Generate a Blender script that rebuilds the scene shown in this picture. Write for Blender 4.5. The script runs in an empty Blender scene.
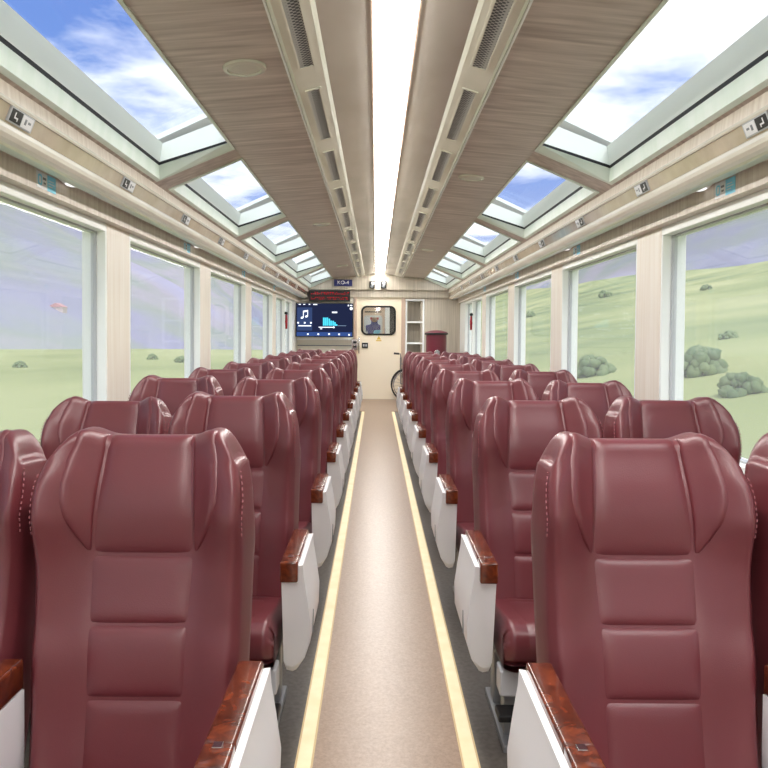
import bpy, bmesh, math, random
import numpy as np
from mathutils import Vector, Matrix
random.seed(4)
SC = bpy.context.scene
COL = SC.collection
PI = math.pi

# ------------------------------------------------------------------ helpers
def link(o, parent=None):
    COL.objects.link(o)
    if parent is not None:
        o.parent = parent
    return o

def mesh_obj(name, verts, faces, m, parent=None, smooth=True, loc=None):
    me = bpy.data.meshes.new(name)
    me.from_pydata([tuple(map(float, v)) for v in verts], [], [tuple(f) for f in faces])
    bm = bmesh.new(); bm.from_mesh(me)
    bmesh.ops.recalc_face_normals(bm, faces=bm.faces)
    bm.to_mesh(me); bm.free()
    if smooth:
        me.polygons.foreach_set('use_smooth', [True] * len(me.polygons))
    me.materials.append(m)
    o = bpy.data.objects.new(name, me)
    if loc: o.location = loc
    return link(o, parent)

def bm_obj(name, bm, m, parent=None, smooth=False, loc=None, recalc=True):
    if recalc: bmesh.ops.recalc_face_normals(bm, faces=bm.faces)
    me = bpy.data.meshes.new(name)
    bm.to_mesh(me); bm.free()
    if smooth:
        me.polygons.foreach_set('use_smooth', [True] * len(me.polygons))
    me.materials.append(m)
    o = bpy.data.objects.new(name, me)
    if loc: o.location = loc
    return link(o, parent)

def add_box(bm, x0, x1, y0, y1, z0, z1, bev=0.0, seg=2):
    r = bmesh.ops.create_cube(bm, size=1.0)
    vs = r['verts']
    for v in vs:
        v.co = Vector(((x0 + x1) / 2 + v.co.x * (x1 - x0), (y0 + y1) / 2 + v.co.y * (y1 - y0), (z0 + z1) / 2 + v.co.z * (z1 - z0)))
    if bev > 0:
        es = list({e for v in vs for e in v.link_edges})
        bmesh.ops.bevel(bm, geom=es, offset=bev, segments=seg, profile=0.5, affect='EDGES')
    return vs

def box(name, b, m, parent=None, bev=0.0, seg=2, smooth=False):
    bm = bmesh.new(); add_box(bm, *b, bev=bev, seg=seg)
    return bm_obj(name, bm, m, parent, smooth)

def boxes(name, bl, m, parent=None, bev=0.0):
    bm = bmesh.new()
    for b in bl: add_box(bm, *b, bev=bev)
    return bm_obj(name, bm, m, parent)

def add_tube(bm, pts, r, n=10, closed=False):
    pts = [Vector(p) for p in pts]
    rings = []
    N = len(pts)
    up = Vector((0.123, 0.31, 0.94)).normalized()
    for i, p in enumerate(pts):
        a = pts[(i - 1) % N] if (closed or i > 0) else p
        b = pts[(i + 1) % N] if (closed or i < N - 1) else p
        t = (b - a).normalized()
        s = t.cross(up)
        if s.length < 1e-4: s = t.cross(Vector((1, 0, 0)))
        s.normalize(); q = s.cross(t).normalized()
        rr = r[i] if isinstance(r, (list, tuple)) else r
        rings.append([bm.verts.new(p + (s * math.cos(2 * PI * k / n) + q * math.sin(2 * PI * k / n)) * rr) for k in range(n)])
    for i in range(N if closed else N - 1):
        A, B = rings[i], rings[(i + 1) % N]
        for k in range(n):
            bm.faces.new((A[k], A[(k + 1) % n], B[(k + 1) % n], B[k]))
    if not closed:
        bm.faces.new(rings[0]); bm.faces.new(rings[-1])

def tube(name, pts, r, m, parent=None, n=10, closed=False):
    bm = bmesh.new(); add_tube(bm, pts, r, n, closed)
    return bm_obj(name, bm, m, parent, True)

def lathe(name, prof, m, parent=None, n=32, loc=None, axis='Z'):
    bm = bmesh.new(); rings = []
    for (r, z) in prof:
        rings.append([bm.verts.new((r * math.cos(2 * PI * k / n), r * math.sin(2 * PI * k / n), z)) for k in range(n)])
    for A, B in zip(rings[:-1], rings[1:]):
        for k in range(n):
            bm.faces.new((A[k], A[(k + 1) % n], B[(k + 1) % n], B[k]))
    bm.faces.new(rings[0]); bm.faces.new(rings[-1])
    o = bm_obj(name, bm, m, parent, False, loc)
    return o

def extrude_prof(name, prof, y0, y1, m, parent=None, smooth=False, closed=True):
    """profile in X,Z swept along Y"""
    n = len(prof)
    v = [(x, y0, z) for x, z in prof] + [(x, y1, z) for x, z in prof]
    f = [(i, (i + 1) % n, n + (i + 1) % n, n + i) for i in range(n if closed else n - 1)]
    if closed:
        f += [tuple(range(n)), tuple(range(n, 2 * n))]
    return mesh_obj(name, v, f, m, parent, smooth)

def plate_hole(bm, outer, hole, d0, d1, put):
    """plate with a hole: outlines in 2D, put(a,b,d) -> 3D"""
    def ring(pts): return [bm.verts.new(put(a, b, d0)) for a, b in pts]
    o = ring(outer); h = ring(hole)
    es = [bm.edges.new((r[i], r[(i + 1) % len(r)])) for r in (o, h) for i in range(len(r))]
    g = bmesh.ops.triangle_fill(bm, use_beauty=True, use_dissolve=False, edges=es)
    fs = [e for e in g['geom'] if isinstance(e, bmesh.types.BMFace)]
    ex = bmesh.ops.extrude_face_region(bm, geom=fs)
    dv = Vector(put(0, 0, d1)) - Vector(put(0, 0, d0))
    bmesh.ops.translate(bm, verts=[v for v in ex['geom'] if isinstance(v, bmesh.types.BMVert)], vec=dv)

def rrect(a0, a1, b0, b1, r, n=6):
    p = []
    for cx, cy, s in ((a1 - r, b1 - r, 0), (a0 + r, b1 - r, 1), (a0 + r, b0 + r, 2), (a1 - r, b0 + r, 3)):
        for k in range(n + 1):
            t = PI / 2 * (s + k / n)
            p.append((cx + r * math.cos(t), cy + r * math.sin(t)))
    return p

def empty(name, loc=(0, 0, 0)):
    o = bpy.data.objects.new(name, None); o.location = loc; o.empty_display_size = 0.1
    return link(o)

def tag(o, label, cat=None, group=None, kind=None):
    o['label'] = label
    if cat: o['category'] = cat
    if group: o['group'] = group
    if kind: o['kind'] = kind
    return o

def copy_tree(o, parent=None):
    c = o.copy(); COL.objects.link(c)
    if parent is not None: c.parent = parent
    for ch in list(o.children): copy_tree(ch, c)
    return c

# ------------------------------------------------------------------ materials
def lin(r, g, b):
    f = lambda c: (c / 255 / 12.92) if c / 255 <= 0.04045 else ((c / 255 + 0.055) / 1.055) ** 2.4
    return (f(r), f(g), f(b), 1)

def new_mat(name):
    m = bpy.data.materials.new(name); m.use_nodes = True
    nt = m.node_tree; nt.nodes.clear()
    out = nt.nodes.new('ShaderNodeOutputMaterial')
    return m, nt, out

def N(nt, t, **kw):
    n = nt.nodes.new(t)
    for k, v in kw.items():
        if k.startswith('_'): setattr(n, k[1:], v)
        else: n.inputs[k.replace('__', ' ')].default_value = v
    return n

def pbr(name, c1, c2=None, rough=0.5, scale=(1, 1, 1), nscale=5, detail=3, lo=0.35, hi=0.65, metal=0.0, coat=0.0, bump=0.0,
        bscale=None, spec=0.5, coords='pos', dist=0.0, c3=None, nrough=0.5):
    m, nt, out = new_mat(name)
    p = N(nt, 'ShaderNodeBsdfPrincipled')
    p.inputs['Roughness'].default_value = rough
    p.inputs['Metallic'].default_value = metal
    p.inputs['Coat Weight'].default_value = coat
    p.inputs['Coat Roughness'].default_value = 0.08
    p.inputs['Specular IOR Level'].default_value = spec
    p.inputs['Base Color'].default_value = c1
    nt.links.new(p.outputs[0], out.inputs[0])
    if coords == 'pos':
        src = N(nt, 'ShaderNodeNewGeometry').outputs['Position']
    else:
        src = N(nt, 'ShaderNodeTexCoord').outputs['Object']
    mp = N(nt, 'ShaderNodeMapping'); mp.inputs['Scale'].default_value = scale
    nt.links.new(src, mp.inputs['Vector'])
    nz = N(nt, 'ShaderNodeTexNoise'); nz.inputs['Scale'].default_value = nscale; nz.inputs['Detail'].default_value = detail
    nz.inputs['Distortion'].default_value = dist; nz.inputs['Roughness'].default_value = nrough
    nt.links.new(mp.outputs[0], nz.inputs['Vector'])
    if c2:
        r = N(nt, 'ShaderNodeValToRGB')
        e = r.color_ramp.elements
        e[0].position = lo; e[0].color = c1; e[1].position = hi; e[1].color = c2
        if c3:
            x = e.new((lo + hi) / 2); x.color = c3
        nt.links.new(nz.outputs[0], r.inputs[0]); nt.links.new(r.outputs[0], p.inputs['Base Color'])
    if bump > 0:
        b = N(nt, 'ShaderNodeBump'); b.inputs['Strength'].default_value = bump; b.inputs['Distance'].default_value = 0.003
        if bscale:
            n2 = N(nt, 'ShaderNodeTexNoise'); n2.inputs['Scale'].default_value = bscale; n2.inputs['Detail'].default_value = 2
            nt.links.new(src, n2.inputs['Vector']); nt.links.new(n2.outputs[0], b.inputs['Height'])
        else:
            nt.links.new(nz.outputs[0], b.inputs['Height'])
        nt.links.new(b.outputs[0], p.inputs['Normal'])
    return m

def emit(name, c, s):
    m, nt, out = new_mat(name)
    e = N(nt, 'ShaderNodeEmission'); e.inputs[0].default_value = c; e.inputs[1].default_value = s
    nt.links.new(e.outputs[0], out.inputs[0]); return m

def glass(name, tint, milk, gloss=0.05):
    m, nt, out = new_mat(name)
    t = N(nt, 'ShaderNodeBsdfTransparent'); t.inputs[0].default_value = tint
    g = N(nt, 'ShaderNodeBsdfGlossy'); g.inputs['Roughness'].default_value = 0.02
    d = N(nt, 'ShaderNodeBsdfTranslucent'); d.inputs[0].default_value = (0.95, 0.95, 1.0, 1)
    m1 = N(nt, 'ShaderNodeMixShader'); m1.inputs[0].default_value = milk
    m2 = N(nt, 'ShaderNodeMixShader'); m2.inputs[0].default_value = gloss
    nt.links.new(t.outputs[0], m1.inputs[1]); nt.links.new(d.outputs[0], m1.inputs[2])
    nt.links.new(m1.outputs[0], m2.inputs[1]); nt.links.new(g.outputs[0], m2.inputs[2])
    nt.links.new(m2.outputs[0], out.inputs[0]); return m

M = {}
M['leather'] = pbr('maroon_leather', lin(101, 42, 48), lin(111, 49, 55), rough=0.36, nscale=3, lo=0.3, hi=0.7, bump=0.10, bscale=420, coords='obj', spec=0.68)
M['stitch'] = pbr('stitch_thread', lin(158, 98, 104), rough=0.6)
M['burl'] = pbr('burl_wood', lin(66, 25, 12), lin(134, 62, 32), rough=0.25, nscale=34, detail=6, lo=0.3, hi=0.75, coat=0.5, coords='obj', dist=0.8, c3=lin(100, 42, 20))
M['burl_end'] = M['burl']
M['plastic'] = pbr('white_plastic', lin(248, 248, 250), rough=0.32)
M['plastic_grey'] = pbr('grey_plastic', lin(190, 192, 196), rough=0.4)
M['black'] = pbr('black_plastic', lin(22, 22, 24), rough=0.4)
M['rubber'] = pbr('black_rubber', lin(16, 17, 17), rough=0.6)
M['base_metal'] = pbr('grey_metal', lin(150, 152, 155), rough=0.4, metal=0.4)
M['chrome'] = pbr('chrome', lin(215, 215, 218), rough=0.15, metal=1.0)
M['floor_dark'] = pbr('dark_floor', lin(84, 78, 72), lin(98, 92, 86), rough=0.55, nscale=60, detail=4)
M['aisle'] = pbr('tan_vinyl', lin(126, 102, 84), lin(168, 143, 122), rough=0.32, nscale=90, detail=8, lo=0.3, hi=0.7, nrough=0.8)
M['strip'] = pbr('cream_strip', lin(240, 222, 178), lin(246, 232, 194), rough=0.5, nscale=12)
M['strip_edge'] = pbr('strip_edge', lin(206, 180, 132), rough=0.5)
M['ceil_wood'] = pbr('ceiling_wood', lin(172, 157, 148), lin(216, 203, 194), rough=0.42, scale=(0.35, 9, 9), nscale=3.2, detail=6, lo=0.3, hi=0.7, dist=0.3)
M['wall_wood'] = pbr('wall_wood', lin(216, 202, 188), lin(240, 230, 218), rough=0.4, scale=(1, 14, 0.5), nscale=3.0, detail=5, lo=0.3, hi=0.7)
M['end_wood'] = pbr('end_wood', lin(176, 166, 150), lin(206, 196, 180), rough=0.4, scale=(14, 1, 0.5), nscale=3.0, detail=5, lo=0.3, hi=0.7)
M['metal_panel'] = pbr('satin_panel', lin(180, 173, 164), lin(196, 189, 180), rough=0.24, scale=(1, 0.4, 1), nscale=3, bump=0.12, metal=0.25)
M['vent_band'] = pbr('vent_band', lin(210, 208, 192), lin(220, 219, 206), rough=0.26, scale=(1, 0.5, 1), nscale=4, metal=0.15)
M['sky_frame'] = pbr('pale_green_frame', lin(226, 240, 226), lin(236, 246, 236), rough=0.3, scale=(2, 6, 2), nscale=2)
M['shaft'] = pbr('white_shaft', lin(248, 255, 249), rough=0.4)
M['win_frame'] = pbr('white_frame', lin(248, 251, 249), rough=0.35)
M['pillar'] = pbr('pillar_wood', lin(236, 226, 212), lin(246, 240, 230), rough=0.38, scale=(1, 14, 0.5), nscale=3.0, detail=5, lo=0.3, hi=0.7)
M['alu'] = pbr('aluminium', lin(190, 200, 200), rough=0.3, metal=0.6)
M['rail'] = pbr('glossy_rail', lin(228, 222, 208), lin(236, 230, 218), rough=0.2, nscale=4, bump=0.25, scale=(1, 1, 1))
M['band'] = pbr('cornice_band', lin(188, 170, 148), lin(206, 188, 166), rough=0.10, nscale=7, bump=1.0, coat=0.8, scale=(1, 1.2, 1), lo=0.3, hi=0.7)
M['cream_wall'] = pbr('cream_wall', lin(240, 234, 220), rough=0.45)
M['door'] = pbr('cream_door', lin(250, 238, 214), rough=0.38)
M['door_frame'] = pbr('door_frame', lin(205, 180, 162), rough=0.35, metal=0.2)
M['blue'] = pbr('blue_sign', lin(44, 48, 112), rough=0.4)
M['white'] = pbr('white_print', lin(242, 242, 244), rough=0.5)
M['cyan'] = pbr('cyan_print', lin(140, 226, 255), rough=0.45)
M['greyprint'] = pbr('grey_print', lin(130, 134, 140), rough=0.5)
M['red'] = pbr('red_plastic', lin(170, 28, 44), rough=0.4)
M['grille'] = None
M['light'] = emit('light_diffuser', (1, 0.97, 0.93, 1), 17.0)
M['lamp'] = emit('lamp_lens', (1, 0.98, 0.95, 1), 0.7)
M['win_glass'] = glass('window_glass', (0.95, 0.96, 0.97, 1), 0.12)  # milky pane; the milk also stands in for the haze outdoors
M['sky_glass'] = glass('skylight_glass', (0.96, 0.98, 0.99, 1), 0.03)
M['skin'] = pbr('skin', lin(190, 140, 115), rough=0.6)
M['shirt'] = pbr('blue_shirt', lin(60, 60, 150), rough=0.8)
M['redcap'] = pbr('red_cap', lin(200, 50, 60), rough=0.7)
M['spoke'] = pbr('steel', lin(150, 150, 150), rough=0.3, metal=0.8)
M['drum'] = pbr('maroon_drum', lin(110, 36, 52), rough=0.32)
M['yellow'] = pbr('yellow_print', lin(226, 190, 70), rough=0.5)

def grille_mat():
    m, nt, out = new_mat('vent_mesh')
    p = N(nt, 'ShaderNodeBsdfPrincipled'); p.inputs['Roughness'].default_value = 0.5
    g = N(nt, 'ShaderNodeNewGeometry'); mp = N(nt, 'ShaderNodeMapping')
    mp.inputs['Scale'].default_value = (1, 1, 1); mp.inputs['Rotation'].default_value = (0, 0, PI / 4)
    v = N(nt, 'ShaderNodeTexVoronoi'); v.inputs['Scale'].default_value = 62; v.inputs['Randomness'].default_value = 0.0
    r = N(nt, 'ShaderNodeValToRGB'); r.color_ramp.elements[0].position = 0.40; r.color_ramp.elements[1].position = 0.5
    r.color_ramp.elements[0].color = lin(50, 50, 54); r.color_ramp.elements[1].color = lin(160, 160, 156)
    L = nt.links.new
    L(g.outputs['Position'], mp.inputs[0]); L(mp.outputs[0], v.inputs['Vector']); L(v.outputs['Distance'], r.inputs[0])
    L(r.outputs[0], p.inputs['Base Color']); L(p.outputs[0], out.inputs[0]); return m
M['grille'] = grille_mat()

def land_mat(name, cols, scale, detail=3, stretch=(1, 1, 1), pos=None):
    m, nt, out = new_mat(name)
    p = N(nt, 'ShaderNodeBsdfPrincipled'); p.inputs['Roughness'].default_value = 1.0; p.inputs['Specular IOR Level'].default_value = 0.0
    g = N(nt, 'ShaderNodeNewGeometry'); mp = N(nt, 'ShaderNodeMapping'); mp.inputs['Scale'].default_value = stretch
    nz = N(nt, 'ShaderNodeTexNoise'); nz.inputs['Scale'].default_value = scale; nz.inputs['Detail'].default_value = detail
    r = N(nt, 'ShaderNodeValToRGB'); e = r.color_ramp.elements
    k = len(cols)
    e[0].position = 0.30; e[0].color = cols[0]; e[1].position = 0.70; e[1].color = cols[-1]
    for i in range(1, k - 1):
        x = e.new(0.30 + 0.40 * i / (k - 1)); x.color = cols[i]
    L = nt.links.new
    L(g.outputs['Position'], mp.inputs[0]); L(mp.outputs[0], nz.inputs['Vector']); L(nz.outputs[0], r.inputs[0])
    L(r.outputs[0], p.inputs['Base Color']); L(p.outputs[0], out.inputs[0]); return m
M['meadow'] = land_mat('meadow_grass', [lin(146, 156, 106), lin(172, 179, 126), lin(192, 194, 146)], 0.05, 4, (1, 0.5, 1))
M['hill'] = land_mat('hill_grass', [lin(114, 132, 96), lin(162, 171, 119), lin(190, 191, 139)], 0.035, 4)
M['mount'] = land_mat('hazy_mountain_woods', [lin(132, 134, 156), lin(160, 158, 182), lin(158, 164, 158), lin(178, 170, 182), lin(180, 176, 204)], 0.011, 5, (1, 0.6, 1.6))  # lilac tones put the distance haze into the colour of the woods
M['bush'] = land_mat('bush_leaves', [lin(104, 124, 92), lin(138, 154, 110)], 0.8, 3)
M['bark'] = pbr('bark', lin(90, 76, 64), rough=0.9)
M['house_wall'] = pbr('house_wall', lin(224, 206, 200), rough=0.8)
M['house_roof'] = pbr('house_roof', lin(206, 150, 150), rough=0.8)

# ------------------------------------------------------------------ dimensions
Y0, Y1 = -7.0, 13.7          # carriage interior from behind the camera to the end wall
CX, CZ, F = -0.04, 1.2, 735.0   # camera
PIL = [(4.05 + 2.15 * k, 4.42 + 2.15 * k) for k in range(-2, 4)]
SIDES = ((-1, 'left'), (1, 'right'))
ORD = ['first', 'second', 'third', 'fourth', 'fifth', 'sixth', 'seventh', 'eighth', 'ninth', 'tenth', 'eleventh', 'twelfth']

# ------------------------------------------------------------------ shell
fl = box('floor', (-1.66, 1.66, Y0, Y1 + 2.2, -0.06, 0.0), M['floor_dark']); tag(fl, 'dark grey brown carriage floor under the seats', kind='structure')
av = box('aisle_vinyl', (-0.213, 0.213, Y0, 11.5, 0.0, 0.004), M['aisle'], fl)
av2 = box('vestibule_vinyl', (-1.5, 1.5, 11.5, Y1, 0.0, 0.004), M['aisle'], fl)
for s, nm in SIDES:
    t = tag(box('trim_%d' % (1 if s < 0 else 2), (s * 0.233 - 0.020, s * 0.233 + 0.020, Y0, 11.45, 0.0, 0.007), M['strip'], bev=0.002),
            'long cream floor strip along the %s edge of the tan aisle' % nm, kind='structure')
    for e in (-1, 1):
        box('strip_edge', (s * 0.233 + e * 0.022 - 0.003, s * 0.233 + e * 0.022 + 0.003, Y0, 11.45, 0.0, 0.006), M['strip_edge'], t)

# side walls: dado, fascia, pillars; windows between
wn = 0
for s, nm in SIDES:
    w = extrude_prof('wall_' + nm, [(s * 1.50, 0.0), (s * 1.50, 0.60), (s * 1.66, 0.60), (s * 1.66, 0.0)], Y0, Y1, M['wall_wood'])
    tag(w, 'wood patterned %s side wall of the carriage with window pillars' % nm, kind='structure')
    extrude_prof('fascia', [(s * 1.47, 1.80), (s * 1.47, 1.90), (s * 1.66, 1.90), (s * 1.66, 1.80)], Y0, Y1, M['wall_wood'], w)
    extrude_prof('soffit', [(s * 1.40, 1.90), (s * 1.36, 1.93), (s * 1.66, 1.93), (s * 1.66, 1.90)], Y0, Y1, M['wall_wood'], w)
    for (a, b) in PIL:
        box('pillar', (min(s * 1.52, s * 1.66), max(s * 1.52, s * 1.66), a, b, 0.60, 1.80), M['pillar'], w, bev=0.004)
    box('end_pillar', (min(s * 1.52, s * 1.66), max(s * 1.52, s * 1.66), 12.95, Y1, 0.60, 1.80), M['win_frame'], w)
    box('rear_pillar', (min(s * 1.52, s * 1.66), max(s * 1.52, s * 1.66), Y0, Y0 + 0.6, 0.60, 1.80), M['wall_wood'], w)
    edges = [(Y0 + 0.6, PIL[0][0])] + [(PIL[i][1], PIL[i + 1][0]) for i in range(5)] + [(PIL[5][1], 11.95), (12.0, 12.95)]
    for (a, b) in edges:
        wn += 1
        o = empty('window_%d' % wn, (s * 1.57, (a + b) / 2, 0.6))
        k_ = [e[0] for e in edges].index(a)
        tag(o, 'long %s side window behind the camera' % nm if k_ == 0 else 'large %s side window beside the seats, %s from the camera' % (nm, ORD[k_ - 1]), kind='structure')
        h = (b - a) / 2
        bm = bmesh.new()
        fw = 0.02
        xs = (min(s * -0.048, s * 0.08), max(s * -0.048, s * 0.08))
        add_box(bm, xs[0], xs[1], -h, -h + fw, 0.0, 1.2, bev=0.003)
        add_box(bm, xs[0], xs[1], h - fw, h, 0.0, 1.2, bev=0.003)
        add_box(bm, xs[0], xs[1], -h + fw, h - fw, 1.155, 1.2, bev=0.003)
        add_box(bm, xs[0], xs[1], -h + fw, h - fw, 0.0, 0.05, bev=0.003)
        f = bm_obj('frame', bm, M['win_frame'], o)
        bm = bmesh.new(); g = 0.009
        gx = (min(s * 0.0, s * 0.03), max(s * 0.0, s * 0.03))
        add_box(bm, gx[0], gx[1], -h + fw, -h + fw + g, 0.05, 1.155); add_box(bm, gx[0], gx[1], h - fw - g, h - fw, 0.05, 1.155)
        add_box(bm, gx[0], gx[1], -h + fw, h - fw, 1.146, 1.155); add_box(bm, gx[0], gx[1], -h + fw, h - fw, 0.05, 0.059)
        bm_obj('gasket', bm, M['plastic_grey'], o)
        box('pane', (s * 0.015 - 0.003, s * 0.015 + 0.003, -h + fw, h - fw, 0.05, 1.155), M['win_glass'], o)
        box('sill', (min(s * -0.07, s * -0.048), max(s * -0.07, s * -0.048), -h, h, 0.0, 0.02), M['win_frame'], o, bev=0.004)

# ceiling: wood slopes with skylight openings, satin centre panels, vent bands
SKY = [(-6.4, 1.80)] + [(2.06 + 2.36 * k, 4.16 + 2.36 * k) for k in range(0, 5)]
ce = empty('ceiling'); tag(ce, 'wood patterned carriage ceiling with satin centre panels', kind='structure')
for s, nm in SIDES:
    A = (s * 0.43 + 0.02, 2.285); B = (s * 0.85, 2.25); Cc = (s * 1.27, 2.07); D = (s * 1.305, 2.05)
    T = 0.03
    bm = bmesh.new()
    def slab(p, q, ya, yb):
        vs = [bm.verts.new((x, y, z + dz)) for dz in (0, T) for (x, z) in (p, q) for y in (ya, yb)]
        for f in ((0, 1, 3, 2), (4, 5, 7, 6), (0, 1, 5, 4), (2, 3, 7, 6), (0, 2, 6, 4), (1, 3, 7, 5)):
            bm.faces.new([vs[i] for i in f])
    slab(A, B, Y0, Y1); slab(Cc, D, Y0, Y1)
    ys = [Y0] + [v for ab in SKY for v in ab] + [Y1]
    for i in range(0, len(ys), 2):
        if ys[i + 1] - ys[i] > 0.001: slab(B, Cc, ys[i], ys[i + 1])
    bm_obj('wood_slope', bm, M['ceil_wood'], ce)
    C_ = extrude_prof('centre_panel', [(s * 0.082, 2.325), (s * 0.27, 2.305), (s * 0.27, 2.33), (s * 0.082, 2.35)], Y0, Y1, M['metal_panel'], ce); C_.location.x = 0.02
    C_ = extrude_prof('vent_band', [(s * 0.27, 2.303), (s * 0.285, 2.292), (s * 0.405, 2.258), (s * 0.42, 2.262), (s * 0.43, 2.29), (s * 0.27, 2.33)], Y0, Y1, M['vent_band'], ce); C_.location.x = 0.02
    C_ = extrude_prof('edge_trim', [(s * 0.421, 2.258), (s * 0.429, 2.258), (s * 0.429, 2.285), (s * 0.421, 2.285)], Y0, Y1, M['win_frame'], ce); C_.location.x = 0.02
    extrude_prof('side_panel', [(s * 1.305, 2.06), (s * 1.298, 1.995), (s * 1.33, 1.995), (s * 1.33, 2.06)], Y0, Y1, M['wall_wood'], ce)
    # panel seams across the satin panels
    extrude_prof('roof_shell', [(s * 0.0, 2.5), (s * 0.8, 2.47), (s * 0.8, 2.50), (s * 0.0, 2.53)], Y0, Y1 + 2, M['cream_wall'], ce)
    extrude_prof('roof_edge', [(s * 1.33, 1.93), (s * 1.33, 2.26), (s * 1.66, 2.1), (s * 1.66, 1.93)], Y0, Y1 + 2, M['cream_wall'], ce)

sk = 0
SKO = {}
for s, nm in SIDES:
    for i, (a, b) in enumerate(SKY):
        o = empty('skylight', (s * 1.06, (a + b) / 2, 2.16))
        tag(o, '%s roof skylight, %s' % (nm, ['above and behind the camera', 'nearest one ahead of the camera', 'second one ahead of the camera',
             'third one ahead of the camera', 'fourth one ahead of the camera', 'farthest one near the end wall'][i]), 'skylight', 'roof skylights', 'structure')
        cx, cy, cz = o.location
        def loop(xi, xo, zi, zo, m_):  # four corners, inner (aisle) and outer (window side)
            return [(s * xi - cx, a + m_ - cy, zi - cz), (s * xo - cx, a + m_ - cy, zo - cz), (s * xo - cx, b - m_ - cy, zo - cz), (s * xi - cx, b - m_ - cy, zi - cz)]
        def band(name, loops, m):
            v = [p for l in loops for p in l]
            f = []
            for j in range(len(loops) - 1):
                for k in range(4):
                    f.append((4 * j + k, 4 * j + (k + 1) % 4, 4 * j + 4 + (k + 1) % 4, 4 * j + 4 + k))
            ob = mesh_obj(name, v, f, m, o, smooth=False)
            md = ob.modifiers.new('thick', 'SOLIDIFY'); md.thickness = 0.008; md.offset = 0
            return ob
        band('frame', [loop(0.845, 1.285, 2.245, 2.058, -0.012), loop(0.858, 1.262, 2.243, 2.068, 0.01), loop(0.868, 1.255, 2.262, 2.135, 0.05)], M['sky_frame'])
        band('seal', [loop(0.868, 1.255, 2.262, 2.135, 0.05), loop(0.868, 1.253, 2.274, 2.152, 0.05)], M['rubber'])
        band('shaft', [loop(0.868, 1.253, 2.274, 2.152, 0.05), loop(0.865, 1.235, 2.40, 2.255, 0.05)], M['shaft'])
        v = loop(0.865, 1.235, 2.40, 2.255, 0.05); v = v + [(x, y, z + 0.008) for x, y, z in v]
        mesh_obj('pane', v, [(0, 1, 2, 3), (4, 5, 6, 7), (0, 1, 5, 4), (1, 2, 6, 5), (2, 3, 7, 6), (3, 0, 4, 7)], M['sky_glass'], o, smooth=False)

# roof skin between the skylight shafts so no light leaks
for s, nm in SIDES:
    bl = bmesh.new()
    ys = [Y0] + [v for ab in SKY for v in (ab[0] + 0.045, ab[1] - 0.045)] + [Y1 + 2]
    for i in range(0, len(ys), 2):
        if ys[i + 1] > ys[i]:
            p = [(s * 0.8, 2.49), (s * 1.34, 2.24), (s * 1.34, 2.27), (s * 0.8, 2.52)]
            vs = [bl.verts.new((x, y, z)) for y in (ys[i], ys[i + 1]) for x, z in p]
            for f in ((0, 1, 2, 3), (4, 5, 6, 7), (0, 1, 5, 4), (1, 2, 6, 5), (2, 3, 7, 6), (3, 0, 4, 7)): bl.faces.new([vs[k] for k in f])
    bm_obj('roof_skin', bl, M['shaft'], ce)

# ceiling light strip
t = empty('ceiling_light', (0.02, 6, 2.32)); tag(t, 'long bright white light strip down the middle of the ceiling', 'light')
extrude_prof('diffuser', [(-0.078, 0.008), (-0.076, -0.006), (-0.06, -0.017), (0.0, -0.021), (0.06, -0.017), (0.076, -0.006), (0.078, 0.008)], Y0 - 6 + 0.05, Y1 - 6 - 0.12, M['light'], t)
for s in (-1, 1):
    box('edge_profile', (s * 0.082 - 0.004, s * 0.082 + 0.004, Y0 - 6, Y1 - 6, -0.004, 0.01), M['door_frame'], t)

# vents
def vent(s, y, k, nm):
    ang = math.atan2(2.292 - 2.258, 0.12) * s
    o = empty('ceiling_vent', (s * 0.345 + 0.02, y + 0.4, 2.2745)); o.rotation_euler = (0, ang, 0)
    tag(o, 'slim grey mesh air vent on the %s ceiling band, %s' % (nm, 'behind the camera' if k < 0 else ORD[k] + ' from the camera'), 'vent', 'ceiling air vents')
    bm = bmesh.new()
    plate_hole(bm, [(-0.036, -0.41), (0.036, -0.41), (0.036, 0.41), (-0.036, 0.41)], [(-0.027, -0.40), (0.027, -0.40), (0.027, 0.40), (-0.027, 0.40)], -0.005, 0.001, lambda a, b, d: (a, b, d))
    bm_obj('frame', bm, M['vent_band'], o)
    box('mesh_grille', (-0.027, 0.027, -0.40, 0.40, -0.0028, 0.001), M['grille'], o)
for s, nm in SIDES:
    for k in range(0, 10): vent(s, 2.17 + 1.08 * k, k, nm)

# ceiling speakers
sp = [(-1, 2.98), (1, 5.0), (-1, 7.15), (1, 9.2), (-1, 11.4)]
for i, (s, y) in enumerate(sp):
    nm = 'left' if s < 0 else 'right'
    o = empty('ceiling_speaker', (s * 0.585 + 0.01, y, 2.2678)); o.rotation_euler = (0, s * math.atan2(0.035, 0.42), 0)
    tag(o, 'round beige ceiling speaker on the %s wood slope, %s from the camera' % (nm, ORD[i // 2]), 'speaker', 'ceiling speakers')
    lathe('rim', [(0.068, -0.001), (0.070, -0.008), (0.084, -0.006), (0.088, 0.003), (0.07, 0.004)], M['vent_band'], o, 40)
    lathe('grille', [(0.002, -0.006), (0.055, -0.005), (0.068, -0.001), (0.068, 0.003)], M['vent_band'], o, 40)

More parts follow.
